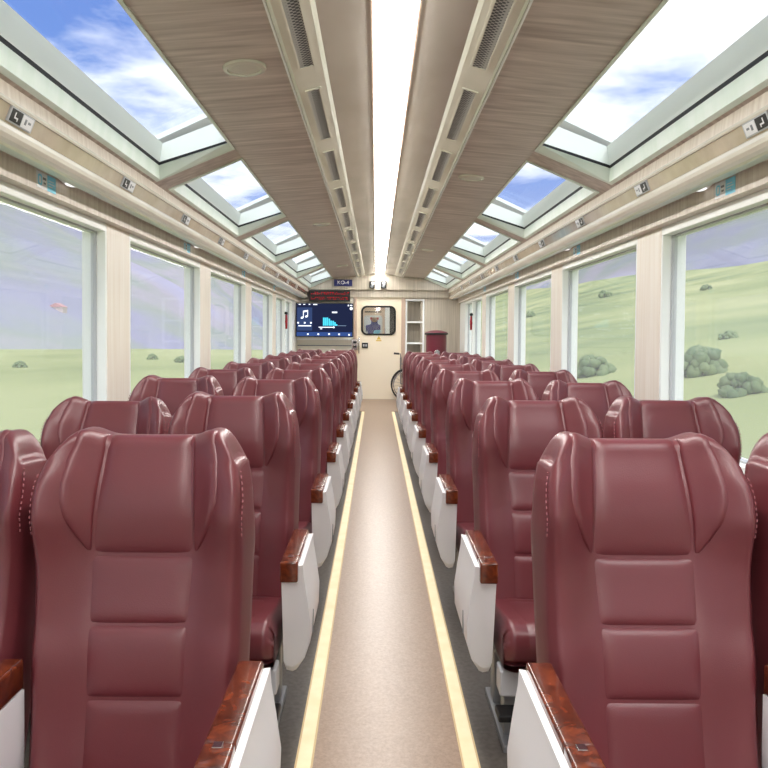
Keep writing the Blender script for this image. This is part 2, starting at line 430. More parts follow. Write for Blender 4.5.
# cornices with glossy rail
for s, nm in SIDES:
    t = empty('trim_%d' % (3 if s < 0 else 4)); tag(t, 'glossy beige cornice rail above the %s windows' % nm, kind='structure')
    extrude_prof('lip', [(s * 1.294, 1.998), (s * 1.29, 1.988), (s * 1.294, 1.980), (s * 1.32, 1.982), (s * 1.32, 1.998)], Y0, Y1, M['rail'], t)
    extrude_prof('band', [(s * 1.300, 1.982), (s * 1.322, 1.925), (s * 1.36, 1.925), (s * 1.36, 1.982)], Y0, Y1, M['band'], t)
    pts = [(s * (1.365 - 0.052 * math.cos(a)), 1.902 + 0.040 * math.sin(a)) for a in [k * PI / 8 - PI / 2 for k in range(9)]]
    extrude_prof('rail', pts, Y0, Y1, M['rail'], t, smooth=False)
    extrude_prof('under_rail', [(s * 1.365, 1.862), (s * 1.41, 1.862), (s * 1.43, 1.90), (s * 1.365, 1.90)], Y0, Y1, M['alu'], t)

# number plates on the band, stickers on the fascia, reading lamps
for s, nm in SIDES:
    ang = math.atan2(0.022, 0.057)
    for k in range(9):
        y = 2.63 + 1.13 * k
        o = empty('number_plate', (s * 1.308, y, 1.955)); o.rotation_euler = (0, -s * ang, 0)
        tag(o, 'small black and white seat plate on the %s cornice, %s from the camera' % (nm, ORD[k]), 'plate', 'seat plates')
        box('plate', (min(-s * 0.006, s * 0.004), max(-s * 0.006, s * 0.004), -0.085, 0.085, -0.027, 0.027), M['plastic_grey'], o, bev=0.002)
        x0, x1 = sorted((-s * 0.0075, -s * 0.004))
        d = -1
        box('black_field', (x0, x1, -0.078, -0.005, -0.022, 0.022), M['black'], o)
        box('white_field', (x0, x1, 0.0, 0.075, -0.022, 0.022), M['white'], o)
        xa, xb = sorted((-s * 0.0085, -s * 0.006))
        boxes('symbols', [(xa, xb, -0.056, -0.050, -0.002, 0.014), (xa, xb, -0.056, -0.030, -0.008, -0.002), (xa, xb, -0.036, -0.030, -0.015, -0.008)], M['white'], o)
        boxes('seat_marks', [(xa, xb, 0.018, 0.030, -0.010, 0.010), (xa, xb, 0.042, 0.06, -0.002, 0.006)], M['greyprint'], o)
    for k in range(4):
        y = 3.2 + 2.36 * k
        o = empty('wall_sticker', (s * 1.4695, y, 1.848))
        tag(o, 'cyan and white notice sticker above the %s windows, %s from the camera' % (nm, ORD[k]), 'sticker', 'window notice stickers')
        x0, x1 = sorted((-s * 0.0, -s * 0.0015)); xa, xb = sorted((-s * 0.001, -s * 0.0022))
        q = -s          # reads left to right when facing the wall
        def ybox(a, b, c, d, e, f):
            u_, v_ = sorted((q * c, q * d)); return (a, b, u_, v_, e, f)
        box('white_half', ybox(x0, x1, -0.10, 0.0, -0.034, 0.034), M['white'], o)
        box('cyan_half', ybox(x0, x1, 0.0, 0.085, -0.034, 0.034), M['cyan'], o)
        bm = bmesh.new()
        plate_hole(bm, rrect(-0.088, -0.05, -0.022, 0.024, 0.012), rrect(-0.080, -0.058, -0.014, 0.016, 0.008), xa, xb, lambda a, b, d: (d, q * a, b))
        bm_obj('phone_symbol', bm, M['cyan'], o)
        boxes('print', [ybox(xa, xb, -0.042, -0.012, 0.006, 0.016), ybox(xa, xb, -0.036, -0.016, -0.012, -0.004)], M['greyprint'], o)
        boxes('cyan_print', [ybox(xa, xb, 0.012, 0.06, 0.010, 0.014), ybox(xa, xb, 0.012, 0.07, -0.002, 0.002), ybox(xa, xb, 0.012, 0.05, -0.014, -0.010)], M['white'], o)
        # reading lamp under the rail
        o = empty('reading_lamp', (s * 1.435, y + 0.16, 1.90))
        tag(o, 'small white oval reading lamp under the %s cornice, %s from the camera' % (nm, ORD[k]), 'lamp', 'reading lamps')
        b_ = lathe('lamp_body', [(0.005, -0.028), (0.022, -0.026), (0.034, -0.014), (0.037, 0.0), (0.03, 0.0)], M['plastic'], o, 24)
        b_.scale = (1, 3.2, 1)
        b2 = lathe('lens', [(0.003, -0.032), (0.016, -0.031), (0.018, -0.026)], M['lamp'], o, 20); b2.scale = (1, 2.4, 1)

# wall behind the camera
tag(box('wall_back', (-1.66, 1.66, Y0 - 0.08, Y0, 0, 2.5), M['cream_wall']), 'cream end wall behind the camera', kind='structure')

# ------------------------------------------------------------------ end wall (Y1) with door, shelves, TV
S1 = Y1 / F
def ex(px): return CX + (px - 376) * S1
def ez(py): return CZ - (py - 335) * S1
w = empty('wall_front', (0, Y1, 0)); tag(w, 'end wall of the carriage with door, shelf niche and wood panel', kind='structure')
TH = 0.08
DX0, DX1, DZ = -0.40, 0.43, 1.93
box('left_panel', (-1.66, DX0 - 0.06, 0, TH, 0, 2.05), M['cream_wall'], w)
box('header_panel', (DX0 - 0.06, DX1 + 0.06, 0, TH, DZ + 0.06, 2.05), M['cream_wall'], w)
box('right_panel', (0.86, 1.66, 0, TH, 0, 2.05), M['end_wood'], w)
box('niche_header', (DX1 + 0.06, 0.86, 0, TH, 1.87, 2.05), M['end_wood'], w)
box('niche_base', (DX1 + 0.06, 0.86, 0, TH, 0, 0.66), M['end_wood'], w)
box('cross_band', (-1.3, 1.3, -0.04, 0.0, 1.90, 2.035), M['end_wood'], w)
box('left_ledge', (-1.5, -0.50, -0.10, 0.0, 1.10, 1.13), M['win_frame'], w, bev=0.004)
box('left_lower_ledge', (-1.5, -0.50, -0.06, 0.0, 0.99, 1.005), M['greyprint'], w)
# bulkhead following the roof profile
prof = [(-1.30, 2.035), (-1.30, 2.06), (-0.85, 2.26), (-0.42, 2.28), (-0.25, 2.325), (0.25, 2.325), (0.42, 2.28), (0.85, 2.26), (1.30, 2.06), (1.30, 2.035)]
bh = extrude_prof('bulkhead', prof, -0.10, TH, M['end_wood'], w)
box('top_fill', (-1.66, 1.66, 0.01, TH, 2.03, 2.52), M['cream_wall'], w)
# shelf unit in the niche
t = empty('shelf_unit', (0, Y1, 0)); tag(t, 'built in beige shelf niche with white shelves, right of the door', 'shelf')
box('back_board', (0.50, 0.85, 0.34, 0.36, 0.66, 1.87), M['end_wood'], t)
for nm_, a, b in (('side_board', 0.505, 0.535), ('side_board', 0.822, 0.855)):
    box(nm_, (a, b, -0.012, 0.35, 0.66, 1.87), M['win_frame'], t)
for z in (0.68, 1.05, 1.445, 1.855):
    box('shelf', (0.535, 0.822, -0.010, 0.34, z - 0.015, z + 0.015), M['win_frame'], t)
box('divider_board', (0.79, 0.822, 0.02, 0.33, 0.70, 1.84), M['end_wood'], t)

# door frame + sliding door with round cornered window
d = empty('door_1', (0, Y1, 0)); tag(d, 'cream sliding end door with a rounded window', kind='structure')
bm = bmesh.new()
hole = rrect(-0.30, 0.305, 1.215, 1.725, 0.09)
plate_hole(bm, [(DX0, 0.0), (DX1, 0.0), (DX1, DZ), (DX0, DZ)], hole, 0.02, 0.055, lambda a, b, dd: (a, dd, b))
bm_obj('panel', bm, M['door'], d)
bm = bmesh.new()
plate_hole(bm, rrect(-0.32, 0.325, 1.195, 1.745, 0.105), rrect(-0.288, 0.293, 1.227, 1.713, 0.08), 0.005, 0.06, lambda a, b, dd: (a, dd, b))
bm_obj('window_seal', bm, M['rubber'], d)
bm = bmesh.new(); vs = [bm.verts.new((a, 0.04, b)) for a, b in rrect(-0.29, 0.295, 1.225, 1.715, 0.08)]; bm.faces.new(vs)
r = bmesh.ops.extrude_face_region(bm, geom=list(bm.faces)); bmesh.ops.translate(bm, verts=[v for v in r['geom'] if isinstance(v, bmesh.types.BMVert)], vec=(0, 0.006, 0))
bm_obj('window_pane', bm, M['sky_glass'], d)
boxes('door_frame', [(DX0 - 0.06, DX0, -0.03, TH, 0, DZ + 0.06), (DX1, DX1 + 0.07, -0.03, TH, 0, DZ + 0.06), (DX0, DX1, -0.03, TH, DZ, DZ + 0.06)], M['door_frame'], d, bev=0.006)
lk = box('lock', (-0.305, -0.19, -0.004, 0.02, 0.955, 1.055), M['black'], d, bev=0.006)
boxes('lock_key', [(-0.285, -0.255, -0.010, -0.003, 0.985, 1.025), (-0.24, -0.21, -0.010, -0.003, 0.985, 1.025)], M['plastic_grey'], lk)
tube('handle', [(-0.36, 0.02, 0.86), (-0.36, -0.035, 0.87), (-0.36, -0.035, 1.15), (-0.36, 0.02, 1.16)], 0.012, M['chrome'], d)
bm = bmesh.new(); vs = [bm.verts.new(p) for p in ((-0.03, 0.018, 1.115), (0.05, 0.018, 1.115), (0.01, 0.018, 1.185))]; bm.faces.new(vs)
bm_obj('warning_triangle', bm, M['yellow'], d)
box('warning_strip', (-0.04, 0.06, 0.016, 0.0195, 1.085, 1.105), M['yellow'], d)

tb = empty('control_box', (-0.435, Y1 - 0.03, 1.02)); tag(tb, 'small silver control box on the left door jamb', 'control box')
box('case', (-0.06, 0.055, -0.05, 0.0, -0.10, 0.10), M['chrome'], tb, bev=0.006)
boxes('button', [(-0.03, 0.03, -0.056, -0.05, 0.02, 0.06), (-0.03, 0.03, -0.056, -0.05, -0.06, -0.02)], M['black'], tb)

# vestibule behind the door with second wall and a person
v2 = empty('wall_vestibule', (0, 15.4, 0)); tag(v2, 'pinkish beige vestibule wall seen through the door window', kind='structure')
bm = bmesh.new()
plate_hole(bm, [(-0.62, 0), (0.14, 0), (0.14, 2.4), (-0.62, 2.4)], rrect(-0.27, 0.06, 1.22, 1.58, 0.05), 0, 0.05, lambda a, b, dd: (a, dd, b))
bm_obj('panel', bm, M['door_frame'], v2)
bm = bmesh.new()
plate_hole(bm, rrect(-0.30, 0.09, 1.19, 1.61, 0.06), rrect(-0.26, 0.05, 1.23, 1.57, 0.05), -0.02, 0.06, lambda a, b, dd: (a, dd, b))
bm_obj('window_rim', bm, M['plastic_grey'], v2)
box('slot', (-0.28, 0.07, -0.01, 0.0, 1.672, 1.694), M['black'], v2)
box('white_post', (0.15, 0.24, -0.02, 0.06, 0, 2.4), M['white'], v2)
box('dark_opening', (0.24, 1.6, 0, 0.06, 0, 2.4), M['black'], v2)  # black sheet put in for the shade of a door opening
box('left_panel', (-1.6, -0.62, 0, 0.06, 0, 2.4), M['cream_wall'], v2)
box('rear_panel', (-1.2, 1.2, 1.2, 1.25, 0, 2.4), M['plastic_grey'], v2)
box('vestibule_floor', (-1.66, 1.66, 0.0, 1.25, -0.06, 0.0), M['floor_dark'], v2)
tl = empty('vestibule_light', (0, 14.6, 2.4)); tag(tl, 'bright ceiling lamp in the vestibule beyond the door', 'light')
box('diffuser', (-0.3, 0.3, -0.3, 0.3, -0.01, 0.0), emit('vestibule_lamp', (1, 0.95, 0.88, 1), 6.0), tl)
box('rim', (-0.32, 0.32, -0.32, 0.32, 0.0, 0.03), M['white'], tl)

def person():
    root = empty('person', (-0.08, 16.0, 0)); tag(root, 'person in a blue top and red headwear seen through the door window', 'person')
    J = {'pel': ((0, 0, 0.92), .13), 'sp': ((0, 0, 1.1), .12), 'ch': ((0, 0, 1.3), .14), 'nk': ((0, 0, 1.43), .055), 'hd': ((0, -.01, 1.50), .075), 'hd2': ((0, -.01, 1.60), .085),
         'ls': ((-.19, 0, 1.37), .06), 'le': ((-.25, .02, 1.1), .045), 'lh': ((-.22, -.12, .92), .035),
         'rs': ((.19, 0, 1.37), .06), 're': ((.25, .02, 1.1), .045), 'rh': ((.22, -.12, .92), .035),
         'lp': ((-.1, 0, .88), .09), 'lk': ((-.11, -.02, .5), .065), 'la': ((-.11, 0, .08), .045), 'lf': ((-.12, -.15, .04), .035),
         'rp': ((.1, 0, .88), .09), 'rk': ((.11, -.02, .5), .065), 'ra': ((.11, 0, .08), .045), 'rf': ((.12, -.15, .04), .035)}
    E = [('pel', 'sp'), ('sp', 'ch'), ('ch', 'nk'), ('nk', 'hd'), ('hd', 'hd2'), ('ch', 'ls'), ('ls', 'le'), ('le', 'lh'), ('ch', 'rs'), ('rs', 're'), ('re', 'rh'),
         ('pel', 'lp'), ('lp', 'lk'), ('lk', 'la'), ('la', 'lf'), ('pel', 'rp'), ('rp', 'rk'), ('rk', 'ra'), ('ra', 'rf')]
    ks = list(J); me = bpy.data.meshes.new('body')
    me.from_pydata([J[k][0] for k in ks], [(ks.index(a), ks.index(b)) for a, b in E], [])
    o = bpy.data.objects.new('body', me); link(o, root)
    md = o.modifiers.new('skin', 'SKIN')
    for k, vtx in zip(ks, me.skin_vertices[0].data): vtx.radius = (J[k][1],) * 2; vtx.use_root = (k == 'pel')
    o.modifiers.new('sub', 'SUBSURF').levels = 2; o.modifiers['sub'].render_levels = 2
    me.materials.append(M['shirt'])
    # clothing / headwear
    lathe('head_cover', [(0.06, 1.50), (0.092, 1.54), (0.100, 1.60), (0.085, 1.66), (0.045, 1.70), (0.005, 1.71)], M['redcap'], root, 24)
    f_ = lathe('face', [(0.01, 1.47), (0.05, 1.485), (0.066, 1.53), (0.06, 1.58), (0.01, 1.60)], M['skin'], root, 20); f_.location = (0, -0.045, 0)
    lathe('blue_bag', [(0.02, 1.18), (0.09, 1.20), (0.10, 1.26), (0.08, 1.30), (0.02, 1.31)], M['cyan'], root, 16).location = (0.08, -0.12, 0)
person()

# TV on a bracket in front of the left end panel
TY = 13.35; ST = TY / F
def tx(px): return CX + (px - 376) * ST
def tz(py): return CZ - (py - 335) * ST
t = empty('television', ((tx(295.5) + tx(353)) / 2, TY, (tz(303.5) + tz(337.5)) / 2))
tag(t, 'wall mounted flat television showing a music player, left of the door', 'television')
W2 = (tx(353) - tx(295.5)) / 2; H2 = (tz(303.5) - tz(337.5)) / 2
box('bezel', (-W2, W2, 0.0, 0.05, -H2, H2), M['black'], t, bev=0.005)
boxes('bracket', [(-0.25, 0.25, 0.05, 0.12, -0.15, 0.15), (-0.03, 0.03, 0.1, 0.24, -0.05, 0.05)], M['black'], t)
scr = box('screen', (-W2 + 0.012, W2 - 0.012, -0.003, 0.002, -H2 + 0.014, H2 - 0.012), emit('screen_blue', lin(30, 36, 62), 0.8), t)
wm = emit('screen_white', (0.85, 0.9, 1, 1), 1.0); cm = emit('screen_cyan', lin(70, 190, 215), 1.0); gm = emit('screen_grey', lin(120, 140, 165), 1.0)
bmx = emit('screen_bar', lin(44, 66, 116), 1.0)
def sx(px): return tx(px) - t.location.x
def sz(py): return tz(py) - t.location.z
def scr_box(name, px0, px1, py0, py1, m, d=0.006):
    return box(name, (sx(px0), sx(px1), -d, -0.002, sz(py1), sz(py0)), m, scr)
scr_box('tool_bar', 296.5, 352, 332.5, 336.5, bmx, 0.004)
scr_box('album_panel', 297, 312, 308, 331, emit('screen_panel', lin(44, 58, 92), 1.0), 0.004)
bm = bmesh.new()      # music note: two heads, stems, beam
for cx_, cy_ in ((302.0, 318.2), (306.3, 316.9)):
    bmesh.ops.create_uvsphere(bm, u_segments=14, v_segments=8, radius=1.0, matrix=Matrix.Translation((sx(cx_), -0.005, sz(cy_))) @ Matrix.Rotation(-0.4, 4, 'Y') @ Matrix.Diagonal((0.027, 0.004, 0.019, 1)))
for px_, a, b in ((303.2, 311.7, 318), (307.5, 310.9, 316.8)):
    add_box(bm, sx(px_) - 0.006, sx(px_) + 0.006, -0.008, -0.003, sz(b), sz(a))
vs = [bm.verts.new((sx(a), y, sz(b))) for y in (-0.008, -0.003) for a, b in ((302.9, 311.3), (307.8, 310.4), (307.8, 312.0), (302.9, 313.0))]
for f in ((0, 1, 2, 3), (4, 5, 6, 7), (0, 1, 5, 4), (1, 2, 6, 5), (2, 3, 7, 6), (3, 0, 4, 7)): bm.faces.new([vs[k] for k in f])
bm_obj('music_note', bm, wm, scr)
bm = bmesh.new()
for a, top in ((322.8, 318), (324.6, 318), (326.4, 317.9), (328.4, 319), (330.2, 321), (332.2, 321.2), (334, 322.4), (335.6, 324.5)):
    add_box(bm, sx(a), sx(a + 1.55), -0.008, -0.003, sz(326), sz(top))
bm_obj('equaliser_bars', bm, cm, scr)
bm = bmesh.new()
for a, b, c_, e in ((318.5, 334, 327.2, 328), (320, 322, 328.8, 329.6), (331.8, 337, 312, 313.4), (298.2, 311, 325.8, 326.8), (298.5, 300.5, 304.5, 305.3), (303, 305, 304.5, 305.3), (308.5, 310, 304.3, 305.3), (313, 317, 304.4, 305.4), (347.5, 348.5, 305, 306.5), (349.6, 352, 305.2, 306.2)):
    add_box(bm, sx(a), sx(b), -0.008, -0.003, sz(e), sz(c_))
for a, b in ((298, 323.3), (304.6, 323.3), (310.8, 323.3), (307.8, 334.6), (318.2, 334.6), (329, 334.4), (339, 334.6), (349, 335)):
    add_box(bm, sx(a - 0.8), sx(a + 0.8), -0.008, -0.003, sz(b + 0.8), sz(b - 0.8))
bmesh.ops.create_uvsphere(bm, u_segments=16, v_segments=8, radius=1.0, matrix=Matrix.Translation((sx(351), -0.004, sz(308.8))) @ Matrix.Diagonal((0.028, 0.004, 0.028, 1)))
bmesh.ops.create_uvsphere(bm, u_segments=12, v_segments=8, radius=1.0, matrix=Matrix.Translation((sx(333.6), -0.004, sz(327.6))) @ Matrix.Diagonal((0.016, 0.004, 0.016, 1)))
bm_obj('screen_icons', bm, wm, scr)
scr_box('progress_line', 334, 346, 325.8, 326.2, gm)

# LED board, blue sign, exit lamps on the bulkhead
t = empty('display_board', (0, Y1 - 0.10, 0)); tag(t, 'dark information board with rows of red letters above the television', 'display board')
box('case', (ex(309.5), ex(350), -0.05, 0.06, ez(302), ez(291.2)), M['black'], t, bev=0.004)
bm = bmesh.new(); rr = random.Random(2)
for row in (292.9, 294.4, 297.8, 299.4):
    x = 311.5
    while x < 348:
        l = rr.uniform(0.5, 1.7)
        if rr.random() < 0.75: add_box(bm, ex(x), ex(x + l), -0.054, -0.049, ez(row + rr.uniform(0.5, 1.0)), ez(row))
        x += l + rr.uniform(0.4, 1.0)
bm_obj('red_letters', bm, emit('led_red', lin(150, 24, 34), 1.0), t)
def text_mesh(name, s, size, m, parent, loc, rot=(PI / 2, 0, 0)):
    cu = bpy.data.curves.new(name, 'FONT'); cu.body = s; cu.size = size; cu.extrude = 0.002; cu.align_x = 'CENTER'; cu.align_y = 'CENTER'
    o = bpy.data.objects.new(name, cu); COL.objects.link(o)
    dg = bpy.context.evaluated_depsgraph_get(); me = bpy.data.meshes.new_from_object(o.evaluated_get(dg))
    bpy.data.objects.remove(o); me.materials.clear(); me.materials.append(m)
    o = bpy.data.objects.new(name, me); o.location = loc; o.rotation_euler = rot
    return link(o, parent)
t = empty('coach_sign', (0, Y1 - 0.10, 0)); tag(t, 'small blue sign with white characters on the bulkhead', 'sign')
box('board', (ex(334), ex(352), -0.03, 0.0, ez(286.8), ez(280.4)), M['blue'], t, bev=0.003)
text_mesh('lettering', 'KO-4', 0.095, M['white'], t, (ex(343), -0.0325, ez(283.5)))
for px_, lb in ((371.8, 'left'), (383, 'right')):
    t = empty('emergency_lamp', (ex(px_), Y1 - 0.10, ez(285.3))); tag(t, 'small black twin lamp unit above the door, %s of the pair' % lb, 'lamp', 'emergency lamps')
    box('case', (-0.05, 0.05, -0.06, 0.0, -0.066, 0.066), M['black'], t, bev=0.008)
    lathe('lens', [(0.002, 0.02), (0.028, 0.016), (0.034, 0.0)], M['plastic_grey'], t, 16, loc=(0.012, -0.06, 0.02)).rotation_euler = (PI / 2, 0, 0)
    lathe('lens', [(0.002, 0.02), (0.022, 0.016), (0.028, 0.0)], M['greyprint'], t, 16, loc=(-0.005, -0.06, -0.036)).rotation_euler = (PI / 2, 0, 0)

# maroon drum cabinet
t = empty('drum_cabinet', (1.0, 12.7, 0)); tag(t, 'tall maroon drum shaped cabinet with a dark rim, right of the shelf niche', 'cabinet')
lathe('body', [(0.17, 0.0), (0.178, 0.02), (0.178, 1.21), (0.17, 1.23)], M['drum'], t, 40)
lathe('lid', [(0.20, 1.215), (0.20, 1.238), (0.19, 1.255), (0.10, 1.283), (0.005, 1.292)], M['drum'], t, 40)
lathe('rim', [(0.195, 1.212), (0.203, 1.214), (0.203, 1.24), (0.195, 1.245)], M['black'], t, 40)
bm = bmesh.new(); add_box(bm, -0.035, 0.035, -0.195, -0.17, 0.86, 0.94, bev=0.006)
fx = bm_obj('latch', bm, M['chrome'], t)
tube('latch_ring', [(0.045 * math.cos(a), -0.20, 0.90 + 0.045 * math.sin(a)) for a in [2 * PI * k / 20 for k in range(20)]], 0.006, M['chrome'], fx, 8, True)

# folded wheelchair by the end wall
t = empty('wheelchair', (0.53, 13.33, 0)); tag(t, 'folded wheelchair parked beside the door, large spoked wheel showing', 'wheelchair')
for yy in (-0.10, 0.10):
    c = (0.0, yy, 0.30)
    wv = bmesh.new()
    add_tube(wv, [(0.285 * math.cos(a), yy, 0.303 + 0.285 * math.sin(a)) for a in [2 * PI * k / 40 for k in range(40)]], 0.014, 8, True)
    wh = bm_obj('wheel', wv, M['rubber'], t, True)
    wv = bmesh.new()
    for k in range(20):
        a = 2 * PI * k / 20; add_tube(wv, [(0.02 * math.cos(a), yy, 0.303 + 0.02 * math.sin(a)), (0.275 * math.cos(a + .1), yy, 0.303 + 0.275 * math.sin(a + .1))], 0.0016, 4)
    add_tube(wv, [(0, yy - 0.03, 0.303), (0, yy + 0.03, 0.303)], 0.025, 12)
    bm_obj('spokes', wv, M['spoke'], wh, True)
    yo = yy + (0.035 if yy > 0 else -0.035)
    tube('hand_rim', [(0.25 * math.cos(a), yo, 0.303 + 0.25 * math.sin(a)) for a in [2 * PI * k / 36 for k in range(36)]], 0.008, M['chrome'], wh, 8, True)
    yi = yy * 0.45
    tube('frame_tube', [(-0.24, yi, 0.87), (-0.13, yi, 0.86), (-0.12, yi, 0.80), (-0.12, yi, 0.32), (0.30, yi, 0.30), (0.36, yi, 0.14)], 0.011, M['spoke'], t)
    tube('armrest_tube', [(-0.12, yi, 0.68), (0.20, yi, 0.68), (0.24, yi, 0.64), (0.24, yi, 0.30)], 0.010, M['spoke'], t)
    tube('hand_grip', [(-0.245, yi, 0.87), (-0.15, yi, 0.862)], 0.017, M['black'], t)
    wv = bmesh.new(); add_tube(wv, [(0.30 + 0.065 * math.cos(a), yi, 0.078 + 0.065 * math.sin(a)) for a in [2 * PI * k / 20 for k in range(20)]], 0.012, 8, True)
    cs = bm_obj('caster_wheel', wv, M['rubber'], t, True)
    tube('caster_fork', [(0.30, yi, 0.08), (0.30, yi, 0.30)], 0.009, M['spoke'], cs)
    box('foot_plate', (0.33, 0.42, yi - 0.02, yi + 0.02, 0.10, 0.115), M['black'], t)
box('seat_sling', (-0.10, 0.26, -0.045, 0.045, 0.42, 0.52), M['black'], t, bev=0.02)
box('back_sling', (-0.135, -0.105, -0.045, 0.045, 0.50, 0.80), M['black'], t, bev=0.01)

# emergency hammers on the last window posts
for s, nm in SIDES:
    t = empty('emergency_hammer', (s * 1.545, 11.975, 1.42)); tag(t, 'red emergency hammer hanging on the far %s window post' % nm, 'hammer', 'emergency hammers')
    box('post_plate', (-0.025, 0.025, -0.03, 0.03, -0.25, 0.22), M['win_frame'], t, bev=0.004)
    tube('handle', [(-s * 0.04, 0, -0.13), (-s * 0.042, 0, 0.02), (-s * 0.04, 0, 0.10)], [0.018, 0.02, 0.016], M['red'], t)
    tube('head', [(-s * 0.04, -0.05, 0.125), (-s * 0.04, 0.05, 0.125)], 0.024, M['black'], t)
    box('holder', (min(-s * 0.06, -s * 0.02), max(-s * 0.06, -s * 0.02), -0.03, 0.03, -0.03, 0.0), M['red'], t, bev=0.004)
    o = tag(box('window_post', (min(s * 1.54, s * 1.66), max(s * 1.54, s * 1.66), 11.95, 12.0, 0.6, 1.80), M['win_frame']), 'slim white post between the far %s windows' % nm, kind='structure')
    o.name = 'trim_%d' % (5 if s < 0 else 6)

# ------------------------------------------------------------------ seats
def sstep(a, b, x):
    t_ = np.clip((x - a) / (b - a), 0, 1); return t_ * t_ * (3 - 2 * t_)
ZB = 0.27
def ztop(u):
    a = np.abs(u)
    return 0.950 + 0.018 * np.exp(-((a - 0.74) / 0.19) ** 2) - 0.040 * np.clip((a - 0.78) / 0.22, 0, 1) ** 2.2
def halfw(z):
    return np.interp(z, [0.30, 0.42, 0.52, 0.62, 0.70, 0.78, 0.86, 0.89, 0.92, 0.97], [0.197, 0.201, 0.205, 0.206, 0.207, 0.211, 0.213, 0.210, 0.202, 0.194])
def yc(z):
    return 0.468 + (z - 0.33) * 0.205 - 0.012 * np.exp(-((z - 0.54) / 0.10) ** 2) - 0.014 * sstep(0.72, 0.84, z) + 0.014 * sstep(0.86, 0.96, z)
def wing(u, z):
    a = np.abs(u)
    f = np.interp(z, [0.30, 0.45, 0.60, 0.72, 0.82, 0.90, 0.97], [0.035, 0.035, 0.038, 0.060, 0.084, 0.080, 0.058])
    g = sstep(0.40, 0.98, a)
    return f * g - 0.018 * np.clip((a - 0.93) / 0.07, 0, 1) ** 2
def SF(u, tt):
    z = ZB + tt * (ztop(u) - ZB)
    return np.array([u * halfw(z), yc(z) - wing(u, z), z])
def Dback(z): return np.interp(z, [0.3, 0.6, 0.97], [0.125, 0.12, 0.085])

def backrest_mesh():
    us = np.concatenate([np.linspace(-1, -0.9, 5), np.linspace(-0.88, 0.88, 39), np.linspace(0.9, 1, 5)])
    side = [(0.005, 0.006), (0.0085, 0.018), (0.012, 0.045), (0.015, 0.075), (0.016, 0.10), (0.012, 0.118)]
    ts = np.concatenate([np.linspace(0, 0.9, 34), np.linspace(0.92, 1.0, 6)])
    def ring(tt, lift, pinch):
        P = []
        def put(u, x, y, z, ym):
            k8 = min(1, abs(u)) ** 10
            P.append((x * (1 - 0.14 * pinch * k8), ym + (y - ym) * (1 - pinch), z + lift * (1 - 0.25 * k8)))
        for u in us:
            p = SF(u, tt); yb = yc(p[2]) + Dback(p[2]); put(u, *p, (p[1] + yb) / 2)
        pe = SF(1.0, tt); yb = yc(pe[2]) + Dback(pe[2])
        L_ = yb - pe[1]
        kd = 1 - 0.85 * float(sstep(0.74, 1.0, tt))
        for dx, fy in side: put(1, pe[0] + dx * kd, pe[1] + fy / 0.125 * L_ * 0.9, pe[2], (pe[1] + yb) / 2)
        for u in us[::-1]:
            p = SF(u, tt); yb_ = yc(p[2]) + Dback(p[2]) - 0.02 * abs(u) ** 4; put(u, p[0], yb_, p[2], (p[1] + yb_) / 2)
        pe = SF(-1.0, tt)
        for dx, fy in side[::-1]: put(-1, pe[0] - dx * kd, pe[1] + fy / 0.125 * L_ * 0.9, pe[2], (pe[1] + yb) / 2)
        return P
    rows = [ring(tt, 0, 0) for tt in ts]
    R = 0.028
    for a in (0.25, 0.5, 0.75, 0.95):
        an = a * PI / 2
        rows.append(ring(1.0, R * math.sin(an) * 0.8, (1 - math.cos(an)) * 0.62))
    V = [p for r_ in rows for p in r_]; n = len(rows[0]); Fc = []
    for j in range(len(rows) - 1):
        for i in range(n):
            Fc.append((j * n + i, j * n + (i + 1) % n, (j + 1) * n + (i + 1) % n, (j + 1) * n + i))
    b0 = (len(rows) - 1) * n; nu = len(us); ns = len(side)
    for i in range(nu - 1):
        Fc.append((b0 + i, b0 + i + 1, b0 + nu + ns + (nu - 2 - i), b0 + nu + ns + (nu - 1 - i)))
    Fc.append(tuple([b0 + nu - 1] + [b0 + nu + k for k in range(ns)] + [b0 + nu + ns]))
    Fc.append(tuple([b0 + 2 * nu + ns - 1] + [b0 + 2 * nu + ns + k for k in range(ns)] + [b0]))
    Fc.append(tuple(range(n)))
    return V, Fc

def patch_mesh(left, right, z0, z1, h0, na=15, nb=17, p=8, sink=0.004, q=8, top=False):
    """a padded panel lying on the backrest front: left(z), right(z) in metres"""
    V = []; Fc = []
    zs = np.linspace(z0, z1, nb); als = np.sin(np.linspace(-PI / 2, PI / 2, na)) * 0.5 + 0.5
    zz = np.sin(np.linspace(-PI / 2, PI / 2, nb)) * 0.5 + 0.5
    for b in zz:
        z = z0 + (z1 - z0) * b
        for a in als:
            x = left(z) + (right(z) - left(z)) * a
            u = x / halfw(z); tt = (z - ZB) / (0.950 - ZB)
            P = SF(u, tt); e = 0.002
            du = SF(u + e, tt) - SF(u - e, tt); dt = SF(u, tt + e) - SF(u, tt - e)
            nrm = np.cross(du, dt); nrm = nrm / np.linalg.norm(nrm)
            if nrm[1] > 0: nrm = -nrm
            qb = abs(2 * b - 1) if not (top and b > 0.5) else 0.0
            h = h0 * (1 - abs(2 * a - 1) ** p) * (1 - qb ** q) - sink * max(abs(2 * a - 1) ** 14, qb ** 14) + 0.0005
            V.append(P + nrm * h)
    if top:
        base = V[-na:]
        for dy, dz in ((0.003, 0.010), (0.010, 0.019), (0.020, 0.0245), (0.034, 0.026), (0.045, 0.0225)):
            for i, P in enumerate(base):
                k = abs(2 * als[i] - 1) ** 14
                V.append(P + np.array([0, dy + 0.004 * k, dz - 0.004 * k]))
        nb += 5
    for j in range(nb - 1):
        for i in range(na - 1):
            Fc.append((j * na + i, j * na + i + 1, (j + 1) * na + i + 1, (j + 1) * na + i))
    return V, Fc

